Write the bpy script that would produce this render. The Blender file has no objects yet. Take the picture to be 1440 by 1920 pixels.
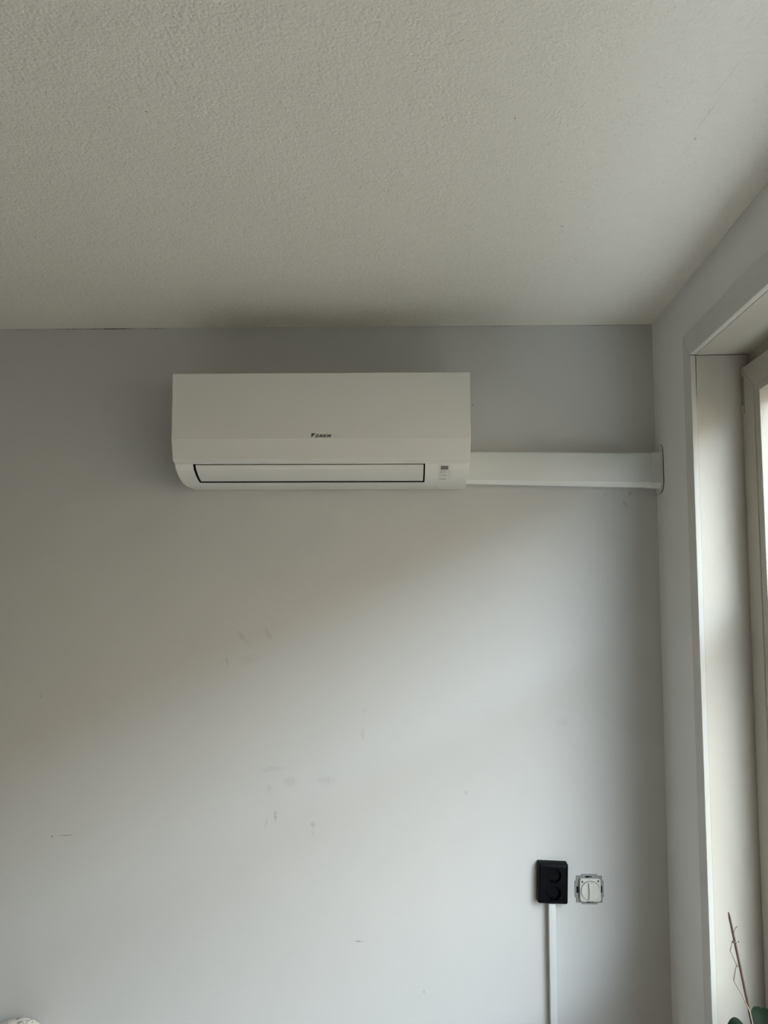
import bpy, bmesh, math, random
from mathutils import Vector, Matrix, noise

random.seed(4)
SC = bpy.context.scene
COL = SC.collection

# ------------------------------------------------------------------ camera
CAM_POS = Vector((0.0, -2.15, 1.89))
cam_d = bpy.data.cameras.new('camera')
cam_d.sensor_fit = 'VERTICAL'
cam_d.sensor_height = 24.0
cam_d.lens = 1400.0 / 1920.0 * 24.0
cam_d.clip_start = 0.02
cam_d.clip_end = 300
cam = bpy.data.objects.new('camera', cam_d)
COL.objects.link(cam)
cam.location = CAM_POS
cam.rotation_euler = (math.radians(90 + 4.56), 0, math.radians(1.25))
SC.camera = cam

# ------------------------------------------------------------------ sky, sun, exposure
SKY_COL = (0.85, 0.925, 1.03, 1)
SKY_STR = 21.5
SUN_STR = 17.0
EXPOSURE = 0.0
w = bpy.data.worlds.new('sky')
SC.world = w
w.use_nodes = True
bg = w.node_tree.nodes['Background']
bg.inputs[0].default_value = SKY_COL
bg.inputs[1].default_value = SKY_STR

sun_d = bpy.data.lights.new('sun', 'SUN')
sun_d.energy = SUN_STR
sun_d.color = (1.0, 0.93, 0.82)
sun_d.angle = math.radians(0.6)
sun = bpy.data.objects.new('sun', sun_d)
COL.objects.link(sun)
sun.rotation_euler = Vector((0.62, 0.35, -0.70)).to_track_quat('-Z', 'Y').to_euler()

SC.view_settings.view_transform = 'Standard'
SC.view_settings.look = 'None'
SC.view_settings.exposure = EXPOSURE
SC.view_settings.gamma = 1
SC.view_settings.use_curve_mapping = False
SC.cycles.max_bounces = 14
SC.cycles.diffuse_bounces = 9
SC.cycles.transparent_max_bounces = 12
SC.cycles.use_denoising = True

# right wall frame: t runs from the room corner towards the camera, o outwards
D_T = Vector((-0.0669, -0.9978, 0))
N_O = Vector((0.9978, -0.0669, 0))
CORNER = Vector((0.737, 0, 0))
CEIL = 2.611


def WP(t, o, z):
    return CORNER + D_T * t + N_O * o + Vector((0, 0, z))


# ------------------------------------------------------------------ materials
def nodes_of(m):
    return m.node_tree.nodes, m.node_tree.links


def mat(name, col, rough=0.5, metal=0.0, bump=None, vary=None, spec=0.5, coat=0.0):
    """bump = (scale, strength, distance); vary = (scale, amount) gentle colour mottling"""
    m = bpy.data.materials.new(name)
    m.use_nodes = True
    N, L = nodes_of(m)
    b = N['Principled BSDF']
    b.inputs['Base Color'].default_value = (*col, 1)
    b.inputs['Roughness'].default_value = rough
    b.inputs['Metallic'].default_value = metal
    b.inputs['Specular IOR Level'].default_value = spec
    b.inputs['Coat Weight'].default_value = coat
    tc = N.new('ShaderNodeTexCoord')
    if vary:
        n = N.new('ShaderNodeTexNoise')
        n.inputs['Scale'].default_value = vary[0]
        n.inputs['Detail'].default_value = 5
        L.new(tc.outputs['Object'], n.inputs['Vector'])
        mx = N.new('ShaderNodeMix')
        mx.data_type = 'RGBA'
        k = vary[1]
        mx.inputs['A'].default_value = (*[c * (1 - k) for c in col], 1)
        mx.inputs['B'].default_value = (*[min(1, c * (1 + k)) for c in col], 1)
        L.new(n.outputs['Fac'], mx.inputs['Factor'])
        L.new(mx.outputs['Result'], b.inputs['Base Color'])
    if bump:
        n2 = N.new('ShaderNodeTexNoise')
        n2.inputs['Scale'].default_value = bump[0]
        n2.inputs['Detail'].default_value = 3
        L.new(tc.outputs['Object'], n2.inputs['Vector'])
        bp = N.new('ShaderNodeBump')
        bp.inputs['Strength'].default_value = bump[1]
        bp.inputs['Distance'].default_value = bump[2]
        L.new(n2.outputs['Fac'], bp.inputs['Height'])
        L.new(bp.outputs['Normal'], b.inputs['Normal'])
    return m


def smudges(m, plane, items, tint=(0.35, 0.33, 0.30)):
    """marks on the paint: plane 'xz' or 'xy', items = (a, b, ra, rb, angle, strength)"""
    N, L = nodes_of(m)
    b = N['Principled BSDF']
    tc = N.new('ShaderNodeTexCoord')
    nz = N.new('ShaderNodeTexNoise')
    nz.inputs['Scale'].default_value = 90
    nz.inputs['Detail'].default_value = 6
    L.new(tc.outputs['Object'], nz.inputs['Vector'])
    total = None
    for (a, c, ra, rb, ang, st) in items:
        mp = N.new('ShaderNodeMapping')
        mp.vector_type = 'TEXTURE'
        if plane == 'xz':
            mp.inputs['Location'].default_value = (a, 0, c)
            mp.inputs['Rotation'].default_value = (0, -ang, 0)
            mp.inputs['Scale'].default_value = (ra, 1000, rb)
        else:
            mp.inputs['Location'].default_value = (a, c, 0)
            mp.inputs['Rotation'].default_value = (0, 0, ang)
            mp.inputs['Scale'].default_value = (ra, rb, 1000)
        L.new(tc.outputs['Object'], mp.inputs['Vector'])
        ln = N.new('ShaderNodeVectorMath')
        ln.operation = 'LENGTH'
        L.new(mp.outputs['Vector'], ln.inputs[0])
        mr = N.new('ShaderNodeMapRange')
        mr.interpolation_type = 'SMOOTHSTEP'
        mr.inputs['From Min'].default_value = 1.0
        mr.inputs['From Max'].default_value = 0.2
        mr.inputs['To Min'].default_value = 0
        mr.inputs['To Max'].default_value = st
        L.new(ln.outputs['Value'], mr.inputs['Value'])
        if total is None:
            total = mr.outputs['Result']
        else:
            ad = N.new('ShaderNodeMath')
            ad.operation = 'ADD'
            L.new(total, ad.inputs[0])
            L.new(mr.outputs['Result'], ad.inputs[1])
            total = ad.outputs[0]
    mr2 = N.new('ShaderNodeMapRange')
    mr2.inputs['From Min'].default_value = 0.35
    mr2.inputs['From Max'].default_value = 0.6
    mr2.inputs['To Min'].default_value = 0.25
    mr2.inputs['To Max'].default_value = 1.0
    L.new(nz.outputs['Fac'], mr2.inputs['Value'])
    mu = N.new('ShaderNodeMath')
    mu.operation = 'MULTIPLY'
    mu.use_clamp = True
    L.new(total, mu.inputs[0])
    L.new(mr2.outputs['Result'], mu.inputs[1])
    mx = N.new('ShaderNodeMix')
    mx.data_type = 'RGBA'
    src = b.inputs['Base Color'].links[0].from_socket if b.inputs['Base Color'].is_linked else None
    if src:
        L.new(src, mx.inputs['A'])
    else:
        mx.inputs['A'].default_value = b.inputs['Base Color'].default_value
    mx.inputs['B'].default_value = (*tint, 1)
    L.new(mu.outputs[0], mx.inputs['Factor'])
    L.new(mx.outputs['Result'], b.inputs['Base Color'])


M = {}
M['wall'] = mat('wall_paint', (0.54, 0.537, 0.530), 0.65, bump=(260, 0.10, 0.002), vary=(6, 0.012), spec=0.35)
M['wall_plain'] = mat('wall_paint_plain', (0.72, 0.715, 0.70), 0.7, bump=(260, 0.10, 0.002))
M['ceiling'] = mat('ceiling_stipple', (0.76, 0.735, 0.68), 0.85, vary=(3, 0.015), spec=0.2)
N, L = nodes_of(M['ceiling'])
tc = N.new('ShaderNodeTexCoord')
n1 = N.new('ShaderNodeTexNoise'); n1.inputs['Scale'].default_value = 190; n1.inputs['Detail'].default_value = 2.5
n2 = N.new('ShaderNodeTexNoise'); n2.inputs['Scale'].default_value = 70; n2.inputs['Detail'].default_value = 2
L.new(tc.outputs['Object'], n1.inputs['Vector']); L.new(tc.outputs['Object'], n2.inputs['Vector'])
ad = N.new('ShaderNodeMath'); ad.operation = 'ADD'
L.new(n1.outputs['Fac'], ad.inputs[0]); L.new(n2.outputs['Fac'], ad.inputs[1])
bp = N.new('ShaderNodeBump'); bp.inputs['Strength'].default_value = 0.75; bp.inputs['Distance'].default_value = 0.004
L.new(ad.outputs[0], bp.inputs['Height']); L.new(bp.outputs['Normal'], N['Principled BSDF'].inputs['Normal'])
M['far_wall'] = mat('dark_taupe_wall_paint', (0.16, 0.14, 0.12), 0.8)
M['floor'] = mat('oak_floor', (0.42, 0.33, 0.25), 0.45, vary=(9, 0.15))
M['plastic'] = mat('white_plastic', (0.72, 0.715, 0.69), 0.38, bump=(900, 0.03, 0.0005))
M['panel'] = mat('white_panel_plastic', (0.655, 0.65, 0.625), 0.33, bump=(900, 0.03, 0.0005))
M['black'] = mat('black_void_plastic', (0.005, 0.005, 0.006), 0.7, spec=0.05)
M['ink'] = mat('dark_grey_print', (0.025, 0.024, 0.024), 0.5)
M['grey_ink'] = mat('grey_print', (0.36, 0.35, 0.34), 0.5)
M['display'] = mat('smoked_display', (0.16, 0.155, 0.15), 0.3)
M['duct'] = mat('duct_pvc', (0.63, 0.645, 0.638), 0.45)
M['trunk'] = mat('white_trunking_pvc', (0.54, 0.54, 0.53), 0.45)
M['lip'] = mat('duct_lip_lit', (0.80, 0.81, 0.80), 0.4)  # paler copy of the duct plastic, light from below put into its colour
M['seam'] = mat('dark_joint', (0.06, 0.055, 0.05), 0.8)
M['black_plastic'] = mat('black_socket_plastic', (0.0028, 0.0032, 0.0045), 0.45, spec=0.07)
M['steel'] = mat('zinc_steel', (0.25, 0.255, 0.255), 0.5, metal=0.3, bump=(300, 0.05, 0.0005))
M['switch_white'] = mat('cream_switch_plastic', (0.59, 0.575, 0.54), 0.35)
M['trim'] = mat('cream_gloss_paint', (0.57, 0.56, 0.52), 0.4, bump=(60, 0.06, 0.002), vary=(12, 0.02))
M['lining'] = mat('cream_lining_paint', (0.53, 0.495, 0.435), 0.38, bump=(45, 0.07, 0.002), vary=(8, 0.025))
M['frame'] = mat('cream_window_paint', (0.46, 0.43, 0.375), 0.4, bump=(70, 0.06, 0.002), vary=(14, 0.02))
M['rubber'] = mat('brown_gasket', (0.28, 0.25, 0.19), 0.7)
M['brass'] = mat('painted_hinge', (0.50, 0.46, 0.36), 0.45)
M['sill'] = mat('pale_stone_sill', (0.32, 0.30, 0.27), 0.35, vary=(40, 0.04))
M['pot'] = mat('dark_glazed_pot', (0.03, 0.032, 0.036), 0.3)
M['bark'] = mat('bark_chips', (0.09, 0.06, 0.04), 0.9, bump=(120, 0.8, 0.01), vary=(120, 0.5))
M['stake'] = mat('bamboo_stake', (0.055, 0.027, 0.022), 0.25, vary=(60, 0.2))
M['dry'] = mat('dry_flower_stem', (0.16, 0.125, 0.09), 0.6, vary=(80, 0.3))
M['leaf'] = mat('orchid_leaf', (0.0045, 0.0095, 0.004), 0.6, spec=0.08, vary=(25, 0.25))
M['clip'] = mat('dark_clip', (0.02, 0.009, 0.009), 0.5)
M['duvet'] = mat('bounce_duvet_cloth', (0.78, 0.75, 0.69), 0.95, bump=(300, 0.3, 0.003))  # pale cover of the added bed, bounces light into the room
M['linen'] = mat('mattress_ticking', (0.62, 0.60, 0.56), 0.9, bump=(400, 0.3, 0.002))
M['wood'] = mat('pine_frame', (0.50, 0.36, 0.22), 0.5, vary=(14, 0.2))
M['ground'] = mat('pale_paving', (0.050, 0.042, 0.030), 0.9, vary=(2, 0.15))
M['facade'] = mat('buff_brick_facade', (0.295, 0.225, 0.148), 0.9, vary=(5, 0.15))
M['far_glass'] = mat('far_window_glass', (0.05, 0.06, 0.07), 0.1)

# pillow cloth: cream ground, grey wrinkle shade put into the colour
M['pillow'] = mat('cream_wrinkle_shade_cloth', (0.74, 0.70, 0.64), 0.9, bump=(500, 0.35, 0.002))
N, L = nodes_of(M['pillow'])
tc = N.new('ShaderNodeTexCoord')
n1 = N.new('ShaderNodeTexNoise'); n1.inputs['Scale'].default_value = 34; n1.inputs['Detail'].default_value = 4
n1.inputs['Distortion'].default_value = 1.2
L.new(tc.outputs['Object'], n1.inputs['Vector'])
cr = N.new('ShaderNodeValToRGB')
cr.color_ramp.elements[0].position = 0.36; cr.color_ramp.elements[0].color = (0.30, 0.29, 0.255, 1)
cr.color_ramp.elements[1].position = 0.50; cr.color_ramp.elements[1].color = (0.74, 0.70, 0.64, 1)
L.new(n1.outputs['Fac'], cr.inputs['Fac']); L.new(cr.outputs['Color'], N['Principled BSDF'].inputs['Base Color'])

# clear pane: mostly see-through with a weak mirror at grazing angles
g = bpy.data.materials.new('window_glass')
g.use_nodes = True
N, L = nodes_of(g)
N.remove(N['Principled BSDF'])
out = N['Material Output']
tr = N.new('ShaderNodeBsdfTransparent'); tr.inputs[0].default_value = (0.93, 0.96, 0.95, 1)
gl = N.new('ShaderNodeBsdfGlossy'); gl.inputs['Roughness'].default_value = 0.02
lw = N.new('ShaderNodeLayerWeight'); lw.inputs['Blend'].default_value = 0.5
pw = N.new('ShaderNodeMath'); pw.operation = 'POWER'; pw.inputs[1].default_value = 5
fr = N.new('ShaderNodeMath'); fr.operation = 'MULTIPLY_ADD'; fr.inputs[1].default_value = 0.9; fr.inputs[2].default_value = 0.03
L.new(lw.outputs['Facing'], pw.inputs[0]); L.new(pw.outputs[0], fr.inputs[0])
ms = N.new('ShaderNodeMixShader')
L.new(fr.outputs[0], ms.inputs[0]); L.new(tr.outputs[0], ms.inputs[1]); L.new(gl.outputs[0], ms.inputs[2])
L.new(ms.outputs[0], out.inputs['Surface'])
M['glass'] = g

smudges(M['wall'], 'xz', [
    (-0.495, 1.634, 0.006, 0.020, 0.1, 0.32), (-0.378, 1.712, 0.010, 0.030, 0.5, 0.20),
    (-0.45, 1.70, 0.012, 0.045, 0.8, 0.16), (-0.43, 1.64, 0.05, 0.02, 0.2, 0.10),
    (-0.352, 1.206, 0.006, 0.022, 0.05, 0.42), (-0.378, 1.186, 0.004, 0.026, -0.2, 0.22),
    (-0.246, 1.183, 0.010, 0.012, 0, 0.28), (-0.246, 1.16, 0.006, 0.02, 0, 0.12),
    (-0.36, 1.335, 0.05, 0.012, 0.1, 0.12), (-0.31, 1.301, 0.03, 0.02, 0.2, 0.12),
    (-0.37, 1.28, 0.01, 0.02, 0, 0.15), (-0.21, 1.305, 0.035, 0.018, 0, 0.14),
    (0.182, 1.273, 0.007, 0.009, 0, 0.28), (-0.103, 1.498, 0.006, 0.010, 0, 0.22),
    (-0.107, 1.434, 0.008, 0.02, 0, 0.18), (-0.983, 1.146, 0.003, 0.004, 0, 0.9),
    (-0.945, 1.149, 0.04, 0.0016, 0.03, 0.7), (-0.118, 0.871, 0.022, 0.0022, -0.05, 0.75),
    (0.59, 2.110, 0.004, 0.004, 0, 0.4), (0.66, 2.113, 0.010, 0.008, 0.4, 0.35),
    (0.645, 2.085, 0.008, 0.02, 0.5, 0.25), (-1.03, 1.535, 0.005, 0.006, 0, 0.35),
    (0.063, 0.740, 0.003, 0.006, 0, 0.7), (0.2105, 2.374, 0.0022, 0.005, 0, 1.2),
    (0.703, 2.545, 0.003, 0.003, 0, 0.8), (0.45, 1.47, 0.03, 0.02, 0, 0.08),
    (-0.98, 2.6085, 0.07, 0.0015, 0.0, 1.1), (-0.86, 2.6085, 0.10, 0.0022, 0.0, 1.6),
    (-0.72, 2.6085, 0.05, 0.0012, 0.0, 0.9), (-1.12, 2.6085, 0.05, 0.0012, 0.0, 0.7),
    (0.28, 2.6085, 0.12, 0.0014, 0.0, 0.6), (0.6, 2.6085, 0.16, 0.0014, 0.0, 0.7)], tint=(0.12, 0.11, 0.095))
smudges(M['ceiling'], 'xy', [
    (-0.453, -1.050, 0.0030, 0.0020, 0.3, 1.6), (-0.398, -1.038, 0.0036, 0.0020, 0.8, 1.2),
    (0.184, -1.008, 0.0020, 0.006, 0, 1.1), (0.20, -0.82, 0.003, 0.003, 0, 0.6),
    (0.30, -0.81, 0.003, 0.003, 0, 0.6), (0.34, -0.63, 0.003, 0.004, 0, 0.7),
    (0.4805, -1.10, 0.0012, 0.075, 0.07, 0.15), (0.4875, -1.01, 0.0014, 0.065, 0.06, 0.30),
    (0.4925, -0.93, 0.0012, 0.06, 0.05, 0.15), (0.494, -0.945, 0.003, 0.004, 0, 0.6)], tint=(0.10, 0.095, 0.085))


# ------------------------------------------------------------------ helpers
def link(name, me, m=None, parent=None, label=None, cat=None, kind=None, group=None):
    o = bpy.data.objects.new(name, me)
    COL.objects.link(o)
    if m is not None:
        me.materials.append(m)
    if parent is not None:
        o.parent = parent
        o.matrix_parent_inverse = parent.matrix_world.inverted()
    if label: o['label'] = label
    if cat: o['category'] = cat
    if kind: o['kind'] = kind
    if group: o['group'] = group
    return o


def thing(name, loc, label=None, cat=None, kind=None):
    o = bpy.data.objects.new(name, None)
    COL.objects.link(o)
    o.empty_display_size = 0.1
    o.location = loc
    o.matrix_world = Matrix.Translation(loc)
    if label: o['label'] = label
    if cat: o['category'] = cat
    if kind: o['kind'] = kind
    return o


def to_mesh(bm, name, smooth=None):
    bmesh.ops.recalc_face_normals(bm, faces=bm.faces)
    me = bpy.data.meshes.new(name)
    bm.to_mesh(me)
    bm.free()
    if smooth is not None:
        for p in me.polygons:
            p.use_smooth = True
        me.set_sharp_from_angle(angle=math.radians(smooth))
    return me


def box_bm(bm, f, a0, a1, b0, b1, c0, c1):
    vs = [bm.verts.new(f(a, b, c)) for a in (a0, a1) for b in (b0, b1) for c in (c0, c1)]
    for q in ((0, 1, 3, 2), (4, 6, 7, 5), (0, 4, 5, 1), (2, 3, 7, 6), (0, 2, 6, 4), (1, 5, 7, 3)):
        bm.faces.new([vs[i] for i in q])
    return vs


XYZ = lambda x, y, z: Vector((x, y, z))


def box(name, f, a0, a1, b0, b1, c0, c1, m, parent=None, bevel=0, seg=2, **kw):
    bm = bmesh.new()
    box_bm(bm, f, a0, a1, b0, b1, c0, c1)
    if bevel:
        bmesh.ops.bevel(bm, geom=bm.edges[:], offset=bevel, segments=seg, profile=0.5, affect='EDGES')
    return link(name, to_mesh(bm, name, 35 if bevel else None), m, parent, **kw)


def prism(name, f, poly, c0, c1, m, parent=None, smooth=35, bevel=0, **kw):
    """outline poly (a, b) extruded from c0 to c1 through f(a, b, c)"""
    bm = bmesh.new()
    A = [bm.verts.new(f(a, b, c0)) for a, b in poly]
    B = [bm.verts.new(f(a, b, c1)) for a, b in poly]
    n = len(poly)
    bm.faces.new(A)
    top = bm.faces.new(B)
    for i in range(n):
        bm.faces.new((A[i], A[(i + 1) % n], B[(i + 1) % n], B[i]))
    if bevel:
        bmesh.ops.bevel(bm, geom=list(top.edges), offset=bevel, segments=3, profile=0.5, affect='EDGES')
    return link(name, to_mesh(bm, name, smooth), m, parent, **kw)


def rrect(cx, cy, hw, hh, r, n=6):
    pts = []
    for sx, sy, a0 in ((1, 1, 0), (-1, 1, 90), (-1, -1, 180), (1, -1, 270)):
        for i in range(n + 1):
            a = math.radians(a0 + 90 * i / n)
            pts.append((cx + sx * (hw - r) + r * math.cos(a), cy + sy * (hh - r) + r * math.sin(a)))
    return pts


def circle(cx, cy, r, n=48):
    return [(cx + r * math.cos(2 * math.pi * i / n), cy + r * math.sin(2 * math.pi * i / n)) for i in range(n)]


def tube(name, pts, rads, m, parent=None, n=10, **kw):
    bm = bmesh.new()
    rings = []
    for i, p in enumerate(pts):
        p = Vector(p)
        a = Vector(pts[max(0, i - 1)]); b = Vector(pts[min(len(pts) - 1, i + 1)])
        d = (b - a).normalized()
        u = d.orthogonal().normalized() if i == 0 else (u - d * u.dot(d)).normalized()
        v = d.cross(u)
        rings.append([bm.verts.new(p + (u * math.cos(2 * math.pi * k / n) + v * math.sin(2 * math.pi * k / n)) * rads[i]) for k in range(n)])
    for r0, r1 in zip(rings, rings[1:]):
        for k in range(n):
            bm.faces.new((r0[k], r0[(k + 1) % n], r1[(k + 1) % n], r1[k]))
    bm.faces.new(rings[0]); bm.faces.new(rings[-1])
    return link(name, to_mesh(bm, name, 50), m, parent, **kw)


# ================================================================== THE SETTING
XL, YR = -4.4, -6.2            # left wall and the wall behind the camera
T_END = 6.25
WT0, WT1 = 0.368, 3.20         # window opening along the right wall
WZ0, WZ1 = 0.80, 2.411         # sill and head
WALL_T = 0.21

pa, pb_ = WP(-0.2, WALL_T, 0), WP(T_END, WALL_T, 0)
plan = [(pa.x, pa.y), (pb_.x, pb_.y), (XL - 0.2, YR - 0.2), (XL - 0.2, 0.2)]
prism('floor', XYZ, plan, -0.12, 0.0, M['floor'], smooth=None, kind='structure')
prism('ceiling', XYZ, plan, CEIL, CEIL + 0.2, M['ceiling'], smooth=None, kind='structure')
box('wall_back', XYZ, XL - 0.2, 0.93, 0.0, 0.2, -0.1, CEIL + 0.1, M['wall'], kind='structure')
box('wall_left', XYZ, XL - 0.2, XL, YR - 0.2, 0.1, -0.1, CEIL + 0.1, M['far_wall'], kind='structure')
box('wall_rear', XYZ, XL - 0.1, 0.45, YR - 0.2, YR, -0.1, CEIL + 0.1, M['far_wall'], kind='structure')

bm = bmesh.new()
box_bm(bm, WP, -0.1, WT0 - 0.012, 0, WALL_T, -0.1, CEIL + 0.05)
box_bm(bm, WP, WT1 + 0.012, T_END, 0, WALL_T, -0.1, CEIL + 0.05)
box_bm(bm, WP, WT0 - 0.012, WT1 + 0.012, 0, WALL_T, WZ1 + 0.012, CEIL + 0.05)
box_bm(bm, WP, WT0 - 0.012, WT1 + 0.012, 0, WALL_T, -0.1, WZ0 - 0.03)
link('wall_right', to_mesh(bm, 'wall_right'), M['wall_plain'], kind='structure')

# outdoors: the paving and the house across the street that the daylight comes from
box('ground_outside', XYZ, 1.35, 60, -90, 90, -0.5, -0.3, M['ground'], kind='structure')
wo = box('wall_opposite', XYZ, 11.0, 14.0, -85, 85, -0.3, 7.2, M['facade'], kind='structure')
for i in range(9):
    for z0 in (0.9, 3.9):
        y0 = -21 + i * 5
        wf = box('far_window', XYZ, 10.93, 10.999, y0, y0 + 1.8, z0, z0 + 1.5, M['frame'], wo)
        box('far_pane', XYZ, 10.90, 10.929, y0 + 0.12, y0 + 1.68, z0 + 0.12, z0 + 1.38, M['far_glass'], wf)

# architrave boards round the opening, mitred at the corner
tr = thing('trim_1', WP(WT0, -0.006, WZ1), kind='structure')
TW, TH, TK = 0.055, 0.060, 0.012
WPf = lambda t, z, o: WP(t, o, z)
g2 = 0.0011
prism('side_board', WPf, [(WT0 - TW, WZ0 - 0.03), (WT0, WZ0 - 0.03), (WT0, WZ1 - g2), (WT0 - TW, WZ1 + TH - g2)],
      0.0, -TK, M['trim'], tr, bevel=0.0015)
prism('head_board', WPf, [(WT0, WZ1 + g2), (WT0 - TW, WZ1 + TH + g2), (WT1 + TW, WZ1 + TH + g2), (WT1, WZ1 + g2)],
      0.0, -TK - 0.001, M['trim'], tr, bevel=0.0015)
prism('side_board', WPf, [(WT1 + TW, WZ0 - 0.03), (WT1, WZ0 - 0.03), (WT1, WZ1 - g2), (WT1 + TW, WZ1 + TH - g2)],
      0.0, -TK, M['trim'], tr, bevel=0.0015)

# window: linings, sill, fixed frame, sashes and panes
wi = thing('window_1', WP(WT0, 0.1, WZ0), kind='structure')
OJ = 0.123
prism('jamb_lining', lambda o, z, t: WP(t, o, z), [(0.0003, WZ0), (0.0003, 2.28), (0.0020, 2.37), (0.0018, WZ1 - 0.0016), (OJ - 0.0015, WZ1 - 0.0022), (OJ - 0.0015, WZ0)],
      WT0 - 0.012, WT0, M['lining'], wi, smooth=None)
box('jamb_lining', WP, WT1, WT1 + 0.012, 0.0016, OJ, WZ0, WZ1 - 0.0016, M['lining'], wi)
box('head_lining', WP, WT0 - 0.012, WT1 + 0.012, 0.0006, OJ, WZ1, WZ1 + 0.012, M['lining'], wi)
box('window_sill', WP, WT0 - 0.06, WT1 + 0.06, -0.16, OJ, WZ0 - 0.03, WZ0, M['sill'], wi, bevel=0.004)
ff = thing('fixed_frame', WP(WT0, OJ, WZ0))
ff.parent = wi; ff.matrix_parent_inverse = wi.matrix_world.inverted()
FO0, FO1 = OJ, OJ + 0.085
box('frame_stile', WP, WT0 - 0.012, WT0 + 0.045, FO0, FO1, WZ0 - 0.03, WZ1 + 0.012, M['frame'], ff)
box('frame_stile', WP, WT1 - 0.045, WT1 + 0.012, FO0, FO1, WZ0 - 0.03, WZ1 + 0.012, M['frame'], ff)
box('frame_rail', WP, WT0 + 0.045, WT1 - 0.045, FO0, FO1, WZ1 - 0.06, WZ1 + 0.012, M['frame'], ff)
box('frame_rail', WP, WT0 + 0.045, WT1 - 0.045, FO0, FO1, WZ0 - 0.03, WZ0 + 0.05, M['frame'], ff)
MID = 2.10
box('mullion', WP, MID - 0.03, MID + 0.03, FO0, FO1, WZ0 + 0.05, WZ1 - 0.06, M['frame'], ff)


def sash(ta, tb, hinge_side):
    """casement sash standing proud of the fixed frame on the room side"""
    za, zb = WZ0 + 0.02, 2.3735
    o0, o1 = 0.1025, 0.165
    st = 0.066                 # visible flat of a stile up to the glazing bead
    bd = 0.028                 # bead
    s = thing('sash', WP(ta, o0, za))
    s.parent = wi; s.matrix_parent_inverse = wi.matrix_world.inverted()
    # mitred stiles and rails
    ia, ib, ja, jb = ta + st, tb - st, za + 0.056, zb - 0.056
    e = 0.0003
    for nm, poly in (('stile', [(ta, za + e), (ta, zb - e), (ia, jb - e), (ia, ja + e)]),
                     ('stile', [(tb, za + e), (tb, zb - e), (ib, jb - e), (ib, ja + e)]),
                     ('rail', [(ta, zb), (tb, zb), (ib, jb), (ia, jb)]),
                     ('rail', [(ta, za), (tb, za), (ib, ja), (ia, ja)])):
        prism(nm, WPf, poly, o1, o0, M['frame'], s, bevel=0.0012)
    # glazing bead, bevelled, a little lower than the stile face
    ka, kb, la, lb = ia + bd, ib - bd, ja + 0.018, jb - 0.018
    for poly in ([(ia, ja), (ia, jb), (ka, lb), (ka, la)], [(ib, ja), (ib, jb), (kb, lb), (kb, la)],
                 [(ia, jb), (ib, jb), (kb, lb), (ka, lb)], [(ia, ja), (ib, ja), (kb, la), (ka, la)]):
        prism('glazing_bead', WPf, poly, o1, o0 + 0.002, M['frame'], s, bevel=0.0012)
    box('glazing_bar', WP, ka, kb, o0 + 0.006, o1 - 0.004, 1.755, 1.815, M['frame'], s)
    box('pane', WP, ka - 0.005, kb + 0.005, o1 - 0.016, o1 - 0.012, 1.815, lb + 0.005, M['glass'], s)
    box('pane', WP, ka - 0.005, kb + 0.005, o1 - 0.016, o1 - 0.012, la - 0.005, 1.755, M['glass'], s)
    if hinge_side:
        box('gasket', WP, ta - 0.0005, ta + 0.013, o0 - 0.0012, o0, 2.263, zb - 0.022, M['rubber'], s)
        for zc in (2.272,):
            hg = prism('hinge', WPf, rrect(ta + 0.006, zc, 0.005, 0.010, 0.002), o0, o0 - 0.003, M['brass'], s)


sash(WT0 + 0.007, MID - 0.004, True)
sash(MID + 0.004, WT1 - 0.007, False)

# daylight portal in the opening (sampling aid for the sky, gives no light of its own)
pl = bpy.data.lights.new('window_portal', 'AREA')
pl.shape = 'RECTANGLE'
pl.size = WT1 - WT0
PMID = (WT0 + WT1) / 2
pl.size_y = WZ1 - WZ0
pl.cycles.is_portal = True
po = bpy.data.objects.new('window_portal', pl)
COL.objects.link(po)
po.matrix_world = Matrix.Translation(WP(PMID, FO1 + 0.001, (WZ0 + WZ1) / 2)) @ Matrix((
    (-D_T.x, 0, N_O.x, 0), (-D_T.y, 0, N_O.y, 0), (0, 1, 0, 0), (0, 0, 0, 1)))

# ================================================================== AIR CONDITIONER
AX0, AX1 = -0.596, 0.182
ac = thing('air_conditioner', (-0.207, -0.11, 2.125),
           'white wall-mounted air conditioner under the ceiling, louver closed', 'air conditioner')
PR = [(-.2115, 2.1735), (-.2025, 2.1600), (-.192, 2.1525), (-.177, 2.1440), (-.159, 2.1365), (-.143, 2.132),
      (-.1265, 2.1288), (-.105, 2.1260), (-.086, 2.125), (-.051, 2.125), (-.001, 2.127)]
CUM = [0.0]
for a, b in zip(PR, PR[1:]):
    CUM.append(CUM[-1] + math.hypot(a[0] - b[0], a[1] - b[1]))


def catmull(s):
    s = max(0, min(CUM[-1], s))
    i = max(k for k in range(len(PR) - 1) if CUM[k] <= s + 1e-9)
    u = (s - CUM[i]) / (CUM[i + 1] - CUM[i])
    p0, p1, p2, p3 = PR[max(0, i - 1)], PR[i], PR[i + 1], PR[min(len(PR) - 1, i + 2)]
    return tuple(0.5 * (2 * p1[k] + (p2[k] - p0[k]) * u + (2 * p0[k] - 5 * p1[k] + 4 * p2[k] - p3[k]) * u * u
                        + (3 * p1[k] - p0[k] - 3 * p2[k] + p3[k]) * u ** 3) for k in (0, 1))


def prof(s, off=0.0):
    a, b = catmull(s - 1e-3), catmull(s + 1e-3)
    t = Vector((b[0] - a[0], b[1] - a[1])).normalized()
    nrm = Vector((t[1], -t[0]))          # outward (towards room / down)
    if nrm[0] > 0:
        nrm = -nrm
    p = catmull(s)
    return p[0] + nrm[0] * off, p[1] + nrm[1] * off


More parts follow.
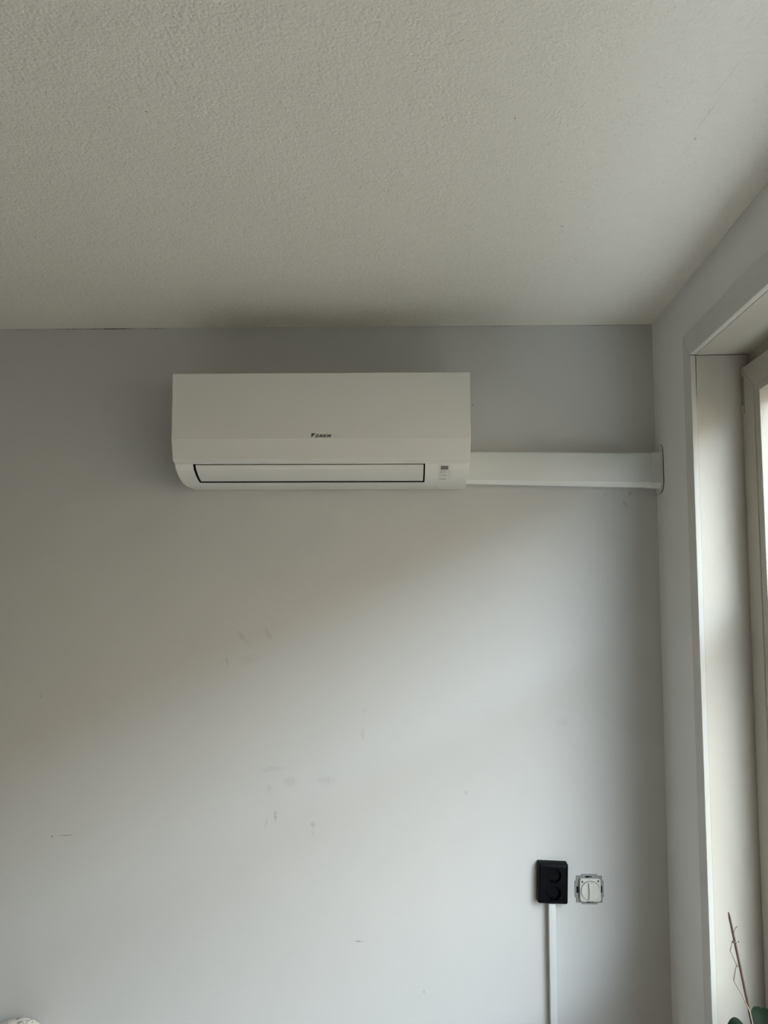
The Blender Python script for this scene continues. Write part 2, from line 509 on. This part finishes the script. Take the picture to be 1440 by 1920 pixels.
def strip(name, x0, x1, s0, s1, off, thick, m, parent, n=16, **kw):
    """curved slab following the lower front of the housing"""
    bm = bmesh.new()
    G = {}
    for k in range(n + 1):
        s = s0 + (s1 - s0) * k / n
        for lv, o in ((0, off), (1, off - thick)):
            y, z = prof(s, o)
            for j, x in ((0, x0), (1, x1)):
                G[k, lv, j] = bm.verts.new((x, y, z))
    for k in range(n):
        bm.faces.new((G[k, 0, 0], G[k, 0, 1], G[k + 1, 0, 1], G[k + 1, 0, 0]))
        bm.faces.new((G[k, 1, 0], G[k + 1, 1, 0], G[k + 1, 1, 1], G[k, 1, 1]))
        for j in (0, 1):
            bm.faces.new((G[k, 0, j], G[k + 1, 0, j], G[k + 1, 1, j], G[k, 1, j]))
    for k in (0, n):
        bm.faces.new((G[k, 0, 0], G[k, 1, 0], G[k, 1, 1], G[k, 0, 1]))
    return link(name, to_mesh(bm, name, 30), m, parent, **kw)


# housing with the outlet slot cut out of its curved front
HS0, HS1, HX0, HX1 = 0.0030, 0.0900, -0.546, 0.0655
ss = sorted(set([i * CUM[-1] / 60 for i in range(61)] + [HS0, HS1]))
outline = [(-.001, 2.402), (-.206, 2.402)] + [prof(s) for s in ss]
i0 = 2 + ss.index(HS0); i1 = 2 + ss.index(HS1)
cy = -0.11; cz = 2.26
EB = 0.004


def inset(p, k):
    y, z = p
    ny = y + (k if y < -0.05 else 0)
    nz = z + (k if z < 2.2 else -k if z > 2.3 else 0)
    return ny, nz


bm = bmesh.new()
stations = [(AX0, EB), (AX0 + EB * 0.3, EB * 0.35), (AX0 + EB, 0), (HX0, 0), (HX1, 0), (AX1 - EB, 0), (AX1 - EB * 0.3, EB * 0.35), (AX1, EB)]
rings = [[bm.verts.new((x, *inset(p, k))) for p in outline] for x, k in stations]
npf = len(outline)
for a in range(len(stations) - 1):
    for i in range(npf):
        j = (i + 1) % npf
        if a == 3 and i0 <= i < i1:
            continue
        bm.faces.new((rings[a][i], rings[a][j], rings[a + 1][j], rings[a + 1][i]))
bm.faces.new(rings[0]); bm.faces.new(rings[-1])
# thickness of the slot's rim
inner = {}
for a in (3, 4):
    for i in range(i0, i1 + 1):
        y, z = prof(ss[i - 2], -0.0012)
        inner[a, i] = bm.verts.new((stations[a][0], y, z))
for a in (3, 4):
    for i in range(i0, i1):
        bm.faces.new((rings[a][i], rings[a][i + 1], inner[a, i + 1], inner[a, i]))
for i in (i0, i1):
    bm.faces.new((rings[3][i], rings[4][i], inner[4, i], inner[3, i]))
link('housing', to_mesh(bm, 'housing', 28), M['plastic'], ac)
strip('outlet_recess', HX0 - 0.002, HX1 + 0.002, HS0 - 0.001, HS1 + 0.003, -0.0150, 0.004, M['black'], ac, label='black air outlet slot')
for x0, x1, s0, s1 in ((HX0 - 0.003, HX1 + 0.003, HS0 - 0.003, HS0 - 0.0001), (HX0 - 0.003, HX1 + 0.003, HS1 + 0.0001, HS1 + 0.003),
                       (HX0 - 0.003, HX0 - 0.0001, HS0, HS1), (HX1 + 0.0001, HX1 + 0.003, HS0, HS1)):
    strip('outlet_wall', x0, x1, s0, s1, -0.0013, 0.016, M['black'], ac)
strip('louver', HX0 + 0.0068, HX1 - 0.0042, HS0 + 0.0030, 0.0750, 0.0003, 0.004, M['panel'], ac, n=20)

# front panel: flat upper field, a field leaning back below the crease, a chamfered lower lip
pan = [(-.2065, 2.4045), (-.2400, 2.4066), (-.2418, 2.4062), (-.2424, 2.4045), (-.2408, 2.2337), (-.2402, 2.2325),
       (-.2262, 2.1835), (-.2250, 2.1815), (-.2132, 2.1746), (-.2065, 2.1752)]
PB = 0.0022


def pin(p, k):
    y, z = p
    return (y + k if y < -0.21 else y), (z - k if z > 2.3 else z + k * 0.4 if z < 2.19 else z)


bm = bmesh.new()
st = [(AX0, PB), (AX0 + PB * 0.3, PB * 0.3), (AX0 + PB, 0), (AX1 - PB, 0), (AX1 - PB * 0.3, PB * 0.3), (AX1, PB)]
rg = [[bm.verts.new((x, *pin(p, k))) for p in pan] for x, k in st]
for a in range(len(st) - 1):
    for i in range(len(pan)):
        j = (i + 1) % len(pan)
        bm.faces.new((rg[a][i], rg[a][j], rg[a + 1][j], rg[a + 1][i]))
bm.faces.new(rg[0]); bm.faces.new(rg[-1])
fp = link('front_panel', to_mesh(bm, 'front_panel', 12), M['panel'], ac)

# badge: slashed triangle and lettering
LY = lambda z: -.2424 + (2.4045 - z) * (.0016 / .1708) - 0.0003
FL = lambda x, z, c: Vector((x, LY(z) - c, z))
bd = thing('badge', (-0.204, LY(2.24), 2.241), label='small dark printed maker badge')
bd.parent = ac; bd.matrix_parent_inverse = ac.matrix_world.inverted()
prism('badge_triangle', FL, [(-.2298, 2.2472), (-.2243, 2.2472), (-.2298, 2.2365)], 0, 0.0003, M['ink'], bd, smooth=None)
prism('badge_triangle', FL, [(-.2237, 2.2472), (-.2190, 2.2472), (-.2296, 2.2355), (-.2296, 2.2362)], 0, 0.0003, M['ink'], bd, smooth=None)
# bold slanted capitals drawn from strokes on a 5 x 7 field
STR = {
    'D': [[(0, 0), (0, 7)], [(0, 7), (3.0, 7), (4.6, 5.6), (4.6, 1.4), (3.0, 0), (0, 0)]],
    'A': [[(0, 0), (2.6, 7), (3.4, 7), (5.2, 0)], [(1.2, 2.2), (4.4, 2.2)]],
    'I': [[(0, 0), (0, 7)]],
    'K': [[(0, 0), (0, 7)], [(4.4, 7), (0.6, 3.4), (4.6, 0)]],
    'N': [[(0, 0), (0, 7), (4.4, 0), (4.4, 7)]]}
ADV = {'D': 7.6, 'A': 7.7, 'I': 3.3, 'K': 7.2, 'N': 7.0}
word = 'DAIKIN'
total = sum(ADV[c] for c in word) - 2.2
U = (0.0402) / (total + 7 * 0.3)
xc = -0.2187
for ch in word:
    bm = bmesh.new()
    for pl_ in STR[ch]:
        for (ax, ay), (bx, by) in zip(pl_, pl_[1:]):
            a = Vector((ax, ay)); b = Vector((bx, by)); d = (b - a).normalized(); nn = Vector((-d.y, d.x)) * 1.0
            d = d * 0.55
            q = [a - d + nn, a - d - nn, b + d - nn, b + d + nn]
            vs = []
            for c in (0, 0.0003):
                for p in q:
                    vs.append(bm.verts.new(FL(xc + (p.x + p.y * 0.3) * U, 2.2372 + p.y * 0.0068 / 7, c + 0.00002 * random.random())))
            bm.faces.new(vs[4:]); bm.faces.new(vs[:4])
            for k in range(4):
                bm.faces.new((vs[k], vs[(k + 1) % 4], vs[4 + (k + 1) % 4], vs[4 + k]))
    link('badge_letter', to_mesh(bm, 'badge_letter'), M['ink'], bd)
    xc += ADV[ch] * U

# receiver and display block right of the louver
rc = strip('control_block', 0.1005, 0.1325, 0.0045, 0.0540, 0.0005, 0.002, M['panel'], ac)
strip('display_window', 0.1065, 0.1262, 0.0090, 0.0195, 0.0009, 0.0008, M['display'], rc, n=4)
for (x0, x1, s0, s1) in ((.1065, .1112, .0225, .0255), (.1065, .1112, .0285, .0320), (.1150, .1190, .0225, .0255),
                         (.1150, .1195, .0290, .0315), (.1085, .1125, .0430, .0450), (.1140, .1215, .0430, .0450)):
    strip('printed_icon', x0, x1, s0, s1, 0.0010, 0.0004, M['grey_ink'], rc, n=2)
for i in range(6):
    x0 = .1040 + i * .0034
    strip('printed_mark', x0, x0 + .0026, .0605, .0660, 0.0003, 0.0004, M['grey_ink'], ac, n=2)
# thin seams of the housing either side of the slot
strip('seam', AX0 + 0.006, HX0 - 0.002, HS0 - 0.0008, HS0 - 0.0002, 0.0001, 0.0004, M['grey_ink'], ac, n=2)
strip('seam', HX1 + 0.002, AX1 - 0.006, HS0 - 0.0008, HS0 - 0.0002, 0.0001, 0.0004, M['grey_ink'], ac, n=2)
# chipped spots along the lower right edge
for (x0, x1, s0, s1) in ((.0985, .1005, .150, .166), (.143, .1445, .146, .160), (.152, .1535, .140, .150)):
    strip('scuff', x0, x1, s0, s1, 0.0002, 0.0004, M['grey_ink'], ac, n=2)

# ================================================================== PIPE DUCT
dc = thing('pipe_duct', (0.46, -0.03, 2.13), 'light grey plastic pipe duct running from air conditioner to corner', 'duct')


def duct_piece(name, x0, x1, grow, m, parent, open_d=0.0, lip=False):
    """trunking: deep cover with a lower lip that rakes back to the wall"""
    bm = bmesh.new()
    rings = []
    for x in (x0, x1):
        u = (x - 0.199) / 0.53
        zt = 2.2285 - 0.0070 * u + grow
        zb = 2.1480 - 0.0088 * u - grow
        zc = 2.1362 - 0.0122 * u - grow
        zw = 2.1405 - 0.0122 * u - grow
        f = -0.060 - grow
        pts = [(-.0005, zt + .004), (f + .006, zt + .0005), (f + .002, zt - .002), (f, zt - .006), (f, zb + .0015), (f + .0008, zb), (-.0005, zb)]
        if lip:
            pts = [(-.0005, zb - .0002), (f + .0010, zb - .0002), (f + .0020, zb - .0012), (f + .0160, zc + .0012), (f + .0175, zc + .0006), (f + .0195, zc + .001), (-.0005, zw + .002)]
        rings.append([bm.verts.new((x + (-0.0669 * -p[0] * 0 if x == x0 else 0.0669 * p[0] * open_d), *p)) for p in pts])
    n = len(rings[0])
    for i in range(n):
        bm.faces.new((rings[0][i], rings[0][(i + 1) % n], rings[1][(i + 1) % n], rings[1][i]))
    bm.faces.new(rings[0]); bm.faces.new(rings[1])
    return link(name, to_mesh(bm, name, 30), m, parent)


duct_piece('duct_cover', 0.1830, 0.7040, 0.0, M['duct'], dc)
duct_piece('base_lip', 0.1830, 0.7040, 0.0, M['lip'], dc, 0.0, True)  # lip coloured lighter than the cover, as if lit from below
duct_piece('end_sleeve', 0.7035, 0.7355, 0.0022, M['duct'], dc, 1.0)
duct_piece('end_sleeve', 0.7035, 0.7355, 0.0022, M['lip'], dc, 1.0, True)  # same painted brightening under the sleeve
fl = prism('wall_flange', WPf, [(0.001, 2.113)] + [(a, b) for a, b in [(0.040, 2.113), (0.056, 2.117), (0.067, 2.125), (0.073, 2.137),
           (0.0735, 2.222), (0.070, 2.236), (0.060, 2.244), (0.045, 2.247)]] + [(0.001, 2.247)], -0.0004, -0.0040, M['duct'], dc, bevel=0.001)
# dark bead painted in for the shadow gap between flange and uneven plaster
gap_line = [WP(0.044, -0.0006, 2.1105), WP(0.059, -0.0006, 2.1148), WP(0.0700, -0.0006, 2.123), WP(0.0757, -0.0006, 2.136), WP(0.0757, -0.0006, 2.18),
        WP(0.0752, -0.0006, 2.222), WP(0.0715, -0.0006, 2.2375), WP(0.062, -0.0006, 2.2460)]
tube('flange_shadow_line', gap_line, [0.0006, 0.0012, 0.0014, 0.0015, 0.0013, 0.0010, 0.0008, 0.0005], M['seam'], dc, n=8)

# ================================================================== BLACK SOCKET
SCX, SCZ = 0.4160, 1.0392
SR = -0.031
FS = lambda a, b, c: Vector((SCX + a * math.cos(SR) - b * math.sin(SR), -c, SCZ + a * math.sin(SR) + b * math.cos(SR)))
so = thing('wall_socket', (SCX, 0, SCZ - 0.053), 'black surface-mounted double power socket on the wall', 'socket')
SW, SH, SD = 0.0408, 0.0528, 0.030
bm = bmesh.new()
# body with a sloping bezel and two round wells
secs = [(0.0005, 0, 0.003), (0.022, 0, 0.004), (0.026, 0.0010, 0.005), (SD, 0.0065, 0.004)]
rg = [[bm.verts.new(FS(a, b, c)) for a, b in rrect(0, 0, SW - k, SH - k, r, 4)] for c, k, r in secs]
n = len(rg[0])
for a, b in zip(rg, rg[1:]):
    for i in range(n):
        bm.faces.new((a[i], a[(i + 1) % n], b[(i + 1) % n], b[i]))
bm.faces.new(rg[0])
# front face with wells: bridge the outline to two circles
wells = []
NC = 40
WR = 0.0198
for zc in (0.0233, -0.0233):
    ring = [bm.verts.new(FS(a, b, SD)) for a, b in circle(0.001, zc, WR, NC)]
    wells.append((zc, ring))
edges = []
for ring in [rg[-1]] + [r for _, r in wells]:
    for i in range(len(ring)):
        e = bm.edges.get((ring[i], ring[(i + 1) % len(ring)])) or bm.edges.new((ring[i], ring[(i + 1) % len(ring)]))
        edges.append(e)
bmesh.ops.triangle_fill(bm, use_beauty=True, use_dissolve=False, edges=edges)
for zc, ring in wells:
    low = [bm.verts.new(FS(a, b, SD - 0.013)) for a, b in circle(0.001, zc, WR - 0.0008, NC)]
    for i in range(NC):
        bm.faces.new((ring[i], ring[(i + 1) % NC], low[(i + 1) % NC], low[i]))
    bm.faces.new(low)
link('socket_body', to_mesh(bm, 'socket_body', 30), M['black_plastic'], so)
for zc, _ in wells:
    ins = prism('socket_insert', FS, circle(0.001, zc, 0.0165, NC), SD - 0.0129, SD - 0.0105, M['black_plastic'], so, bevel=0.0008)
    for s_ in (-1, 1):
        prism('contact_hole', FS, circle(0.001 + s_ * 0.0095, zc, 0.0026, 14), SD - 0.0104, SD - 0.0101, M['black'], ins)
    for s_ in (-1, 1):
        prism('earth_clip', FS, rrect(0.001, zc + s_ * 0.0175, 0.002, 0.0016, 0.0005, 2), SD - 0.0128, SD - 0.002, M['black_plastic'], ins)

# ================================================================== CABLE TRUNKING
tk = thing('cable_trunking', (0.414, 0, 0.02), 'slim white vertical cable trunking below the black socket', 'trunking')
box('trunk_base', XYZ, 0.4042, 0.4216, -0.012, -0.0004, 0.012, 0.9855, M['trunk'], tk)
box('trunk_lid', XYZ, 0.4034, 0.4224, -0.0240, -0.0121, 0.012, 0.9855, M['trunk'], tk, bevel=0.0015)

# ================================================================== ROTARY SWITCH
RX, RZ = 0.5198, 1.0165
FR = lambda a, b, c: Vector((RX + a, -c, RZ + b))
sw = thing('rotary_switch', (RX, 0, RZ - 0.04), 'white rotary switch without its cover frame on bare metal plate', 'switch')
q = 0.0355
plate = [(-.0215, .0395), (.0225, .0395), (.0225, q), (q, q), (q, .0225), (.0392, .0225), (.0392, -.0215), (q, -.0215), (q, -q),
         (.0220, -q), (.0220, -.0400), (-.0215, -.0400), (-.0215, -q), (-q, -q), (-q, -.0215), (-.0392, -.0215), (-.0392, .0215), (-q, .0215), (-q, q), (-.0215, q)]
prism('mounting_plate', FR, plate, 0.0004, 0.0022, M['steel'], sw)
for a0, a1, b0, b1 in ((-.0355, -.0300, -.0100, .0075), (.0300, .0350, -.0085, .0095), (-.0110, .0015, .0312, .0352), (.0030, .0070, .0316, .0350),
                       (-.0085, .0030, -.0355, -.0318), (.0050, .0100, -.0352, -.0318)):
    prism('plate_slot', FR, rrect((a0 + a1) / 2, (b0 + b1) / 2, (a1 - a0) / 2, (b1 - b0) / 2, 0.0012, 3), 0.0022, 0.0026, M['black'], sw)
cp = prism('centre_plate', FR, rrect(0.0010, 0.0005, 0.0284, 0.0300, 0.006, 6), 0.0026, 0.0105, M['switch_white'], sw, bevel=0.0012)
prism('arrow_mark', FR, [(-.0246, .0208), (-.0178, .0208), (-.0212, .0268)], 0.0105, 0.0108, M['ink'], cp, smooth=None)
prism('arrow_mark', FR, [(.0192, .0268), (.0260, .0268), (.0226, .0208)], 0.0105, 0.0108, M['ink'], cp, smooth=None)
prism('dial_groove', FR, circle(0.0010, -0.0005, 0.0262, 56), 0.0105, 0.0107, M['seam'], cp)
kb = prism('dial', FR, circle(0.0010, -0.0005, 0.0252, 56), 0.0107, 0.0135, M['switch_white'], sw, bevel=0.0008)
# grip: a ridge across the dial with hollowed flanks
bm = bmesh.new()
NV = 14
rows = []
for k in range(NV + 1):
    v = -1 + 2 * k / NV
    z = v * 0.0226
    wv = 0.0054 + 0.0020 * v * v
    h = 0.0205 - 0.0012 * v * v
    rows.append([bm.verts.new(FR(0.0010 + a, z - 0.0005, c)) for a, c in
                 ((-wv - .0012, 0.0135), (-wv, h - .0016), (-wv + .0014, h), (wv - .0014, h), (wv, h - .0016), (wv + .0012, 0.0135))])
for a, b in zip(rows, rows[1:]):
    for i in range(5):
        bm.faces.new((a[i], a[i + 1], b[i + 1], b[i]))
bm.faces.new(rows[0]); bm.faces.new(rows[-1])
link('grip', to_mesh(bm, 'grip', 40), M['switch_white'], kb)

# ================================================================== ORCHID ON THE SILL
PT, PO = 0.55, 0.024
pb = WP(PT, PO, WZ0)
orc = thing('potted_orchid', pb, 'bare orchid stem tied to a bamboo stake above dark leaves by the window', 'plant')


def lathe(name, prof_, m, parent, n=36):
    bm = bmesh.new()
    rings = [[bm.verts.new(pb + Vector((r * math.cos(2 * math.pi * k / n), r * math.sin(2 * math.pi * k / n), z))) for k in range(n)] for r, z in prof_]
    for a, b in zip(rings, rings[1:]):
        for k in range(n):
            bm.faces.new((a[k], a[(k + 1) % n], b[(k + 1) % n], b[k]))
    bm.faces.new(rings[0]); bm.faces.new(rings[-1])
    return link(name, to_mesh(bm, name, 40), m, parent)


lathe('pot', [(0.040, 0.0005), (0.043, 0.004), (0.053, 0.105), (0.056, 0.108), (0.056, 0.120), (0.052, 0.121), (0.050, 0.108), (0.046, 0.106)], M['pot'], orc)
lathe('bark_mix', [(0.0455, 0.100), (0.0455, 0.1065), (0.030, 0.110), (0.012, 0.111)], M['bark'], orc)


def PL(o, z, t=PT):
    return WP(t, o, z)


s_top, s_bot = PL(-0.0301, 1.1950), PL(0.0200, 0.9130)
tube('stake', [s_bot, s_bot.lerp(s_top, 0.5), s_bot.lerp(s_top, 0.965), s_top], [0.0026, 0.0025, 0.0024, 0.0010], M['stake'], orc, n=12)
# the dead flower stem zigzags from node to node beside the stake
zig = [(0.0170, 0.912), (0.0068, 0.985), (0.0030, 1.006), (-0.0020, 1.0165), (-0.0105, 1.0365), (-0.0240, 1.0600), (-0.0258, 1.0655),
       (-0.0215, 1.0860), (-0.0190, 1.0940), (-0.0290, 1.1170), (-0.0310, 1.1215), (-0.0278, 1.1330), (-0.0262, 1.1395)]
tube('flower_stem', [PL(o, z, PT + 0.004) for o, z in zig], [0.0017, 0.0016, 0.0015, 0.0013, 0.0011, 0.0009, 0.0012, 0.0008, 0.0012, 0.0006, 0.0010, 0.0007, 0.0006], M['dry'], orc, n=8)
tube('stem_tip', [PL(-0.0215, 1.1560, PT + 0.003), PL(-0.0205, 1.1640, PT + 0.004), PL(-0.0175, 1.1680, PT + 0.004), PL(-0.0140, 1.1705, PT + 0.004)],
     [0.0005, 0.0007, 0.0011, 0.0003], M['dry'], orc, n=8)
tube('stem_node', [PL(-0.0185, 1.0905, PT + 0.004), PL(-0.0170, 1.0925, PT + 0.004), PL(-0.0158, 1.0910, PT + 0.004)], [0.0008, 0.0013, 0.0004], M['dry'], orc, n=8)
# dark clip holding stem to stake
tube('clip', [PL(-0.0268, 1.1395, PT + 0.004), PL(-0.0235, 1.1390, PT + 0.006), PL(-0.0195, 1.1385, PT + 0.005), PL(-0.0172, 1.1385, PT + 0.003)],
     [0.0022, 0.0014, 0.0020, 0.0006], M['clip'], orc, n=10)
tube('clip', [PL(-0.0146, 1.1388, PT + 0.003), PL(-0.0136, 1.1390, PT + 0.003), PL(-0.0126, 1.1395, PT + 0.003)], [0.0007, 0.0019, 0.0006], M['clip'], orc, n=10)


def leaf(base, tip, lift, width, parent):
    """thick strap leaf arching from base to tip, folded along the midrib"""
    bm = bmesh.new()
    a, b = Vector(base), Vector(tip)
    side = (b - a).cross(Vector((0, 0, 1))).normalized()
    K = 16
    up, dn = [], []
    for k in range(K + 1):
        u = k / K
        c = a.lerp(b, u) + Vector((0, 0, lift * 4 * u * (1 - u)))
        wd = width * (math.sin(math.pi * min(1, 0.12 + 0.88 * u)) ** 0.8) * (1 if u < 1 else 0) + 0.0006
        ru, rd = [], []
        for j in range(-3, 4):
            e = j / 3
            h = 0.22 * abs(e) ** 1.3 * wd
            ru.append(bm.verts.new(c + side * e * wd + Vector((0, 0, h))))
            rd.append(bm.verts.new(c + side * e * wd * 0.98 + Vector((0, 0, h - 0.0018 * (1.15 - abs(e))))))
        up.append(ru); dn.append(rd)
    for k in range(K):
        for j in range(6):
            bm.faces.new((up[k][j], up[k][j + 1], up[k + 1][j + 1], up[k + 1][j]))
            bm.faces.new((dn[k][j], dn[k + 1][j], dn[k + 1][j + 1], dn[k][j + 1]))
        for j in (0, 6):
            bm.faces.new((up[k][j], up[k + 1][j], dn[k + 1][j], dn[k][j]))
    for k in (0, K):
        for j in range(6):
            bm.faces.new((up[k][j], up[k][j + 1], dn[k][j + 1], dn[k][j]))
    return link('leaf', to_mesh(bm, 'leaf', 60), M['leaf'], parent)


lb = PL(PO, 0.915)
leaf(lb, PL(-0.046, 0.972, PT + 0.01), 0.034, 0.017, orc)
leaf(lb + Vector((0.004, -0.004, 0)), PL(0.060, 0.966, PT - 0.085), 0.026, 0.022, orc)
leaf(lb + Vector((0, 0.004, 0.004)), PL(0.068, 0.960, PT + 0.085), 0.030, 0.024, orc)
leaf(lb + Vector((0.003, 0, 0.004)), PL(0.045, 0.950, PT + 0.14), 0.026, 0.020, orc)

# ================================================================== BED (UNSEEN, ADDED FOR SUPPORT AND BOUNCE LIGHT) AND CUSHION
BX0, BX1, BY0, BY1 = -2.05, -0.42, -2.12, -0.05
db = thing('bed', (-1.23, -1.1, 0), 'unseen wooden bed added under the cushion, its wide cream duvet bounces light up', 'bed')
box('bed_frame', XYZ, BX0, BX1, BY0, BY1, 0.14, 0.26, M['wood'], db, bevel=0.006)
box('mattress', XYZ, BX0 + 0.03, BX1 - 0.03, BY0 + 0.03, BY1 - 0.02, 0.261, 0.42, M['linen'], db, bevel=0.035, seg=5)
for x in (BX0 + 0.05, BX1 - 0.05):
    for y in (BY0 + 0.05, BY1 - 0.05):
        box('leg', XYZ, x - 0.035, x + 0.035, y - 0.035, y + 0.035, 0.0005, 0.139, M['wood'], db)
bm = bmesh.new()  # wide pale duvet, added to bounce light onto ceiling and right wall
NU, NVV = 70, 70
G = []
for lv in (0, 1):
    g_ = []
    for i in range(NU + 1):
        for j in range(NVV + 1):
            u, v = i / NU, j / NVV
            x = BX0 + 0.035 + (BX1 - BX0 - 0.07) * u
            y = BY0 + 0.035 + (BY1 - 0.50 - BY0 - 0.035) * v
            e = min(u, 1 - u, v, 1 - v)
            th = 0.075 * min(1, e * 9) ** 0.5 + (0.02 * noise.noise(Vector((x * 3, y * 3, 1))) + 0.010 * noise.noise(Vector((x * 9, y * 9, 4)))) * min(1, e * 8)
            z = 0.4215 + (0.004 + max(0.004, th) if lv else 0)
            g_.append(bm.verts.new((x, y, z)))
    G.append(g_)
ix = lambda i, j: i * (NVV + 1) + j
for i in range(NU):
    for j in range(NVV):
        bm.faces.new([G[1][ix(*q)] for q in ((i, j), (i + 1, j), (i + 1, j + 1), (i, j + 1))])
        bm.faces.new([G[0][ix(*q)] for q in ((i, j), (i, j + 1), (i + 1, j + 1), (i + 1, j))])
rim = [ix(i, 0) for i in range(NU)] + [ix(NU, j) for j in range(NVV)] + [ix(i, NVV) for i in range(NU, 0, -1)] + [ix(0, j) for j in range(NVV, 0, -1)]
for a, b in zip(rim, rim[1:] + rim[:1]):
    bm.faces.new((G[0][a], G[0][b], G[1][b], G[1][a]))
link('duvet', to_mesh(bm, 'duvet', 80), M['duvet'], db)

# plump cushion, leaning on the wall, its top edge rumpled
bm = bmesh.new()
CW, CH, CT = 0.25, 0.1395, 0.070
NU, NVV = 56, 36
lean = math.radians(16)
ctr = Vector((-1.192, -0.135, 0.598))
Vt = {}
for sgn in (1, -1):
    for i in range(NU + 1):
        for j in range(NVV + 1):
            u = -1 + 2 * i / NU; v = -1 + 2 * j / NVV
            if sgn == -1 and (i in (0, NU) or j in (0, NVV)):
                Vt[sgn, i, j] = Vt[1, i, j]
                continue
            rim = (1 - abs(u) ** 2.6) * (1 - abs(v) ** 2.6)
            x = u * CW * (1 - 0.06 * (1 - v * v) * 0 - 0.05 * (v * v) * (u * u))
            z = v * CH * (1 - 0.30 * u ** 8 - 0.17 * math.exp(-((u - 0.34) / 0.27) ** 2) * max(0, v))
            d = sgn * CT * max(0, rim) ** 0.5
            nz_ = noise.noise(Vector((x * 13, z * 13, sgn * 2.0))) * 0.010 + noise.noise(Vector((x * 34, z * 34, sgn * 5.0))) * 0.0045
            d += sgn * nz_ * min(1, rim * 3)
            z += noise.noise(Vector((x * 16, 3.3, z * 5))) * 0.006
            p = Vector((x, -d, z))
            p = Matrix.Rotation(-lean, 3, 'X') @ p
            Vt[sgn, i, j] = bm.verts.new(ctr + p)
for sgn in (1, -1):
    for i in range(NU):
        for j in range(NVV):
            f = (Vt[sgn, i, j], Vt[sgn, i + 1, j], Vt[sgn, i + 1, j + 1], Vt[sgn, i, j + 1])
            if len(set(f)) == 4:
                try:
                    bm.faces.new(f)
                except ValueError:
                    pass
bm.verts.ensure_lookup_table()
zmin = min(v.co.z for v in bm.verts)
ymax = max(v.co.y for v in bm.verts)
for v in bm.verts:
    v.co.z += 0.4210 - zmin
    v.co.y -= ymax + 0.004
link('cushion', to_mesh(bm, 'cushion', 80), M['pillow'], label='cream cushion with grey wrinkle shade in its colour, in the lower left corner', cat='cushion')
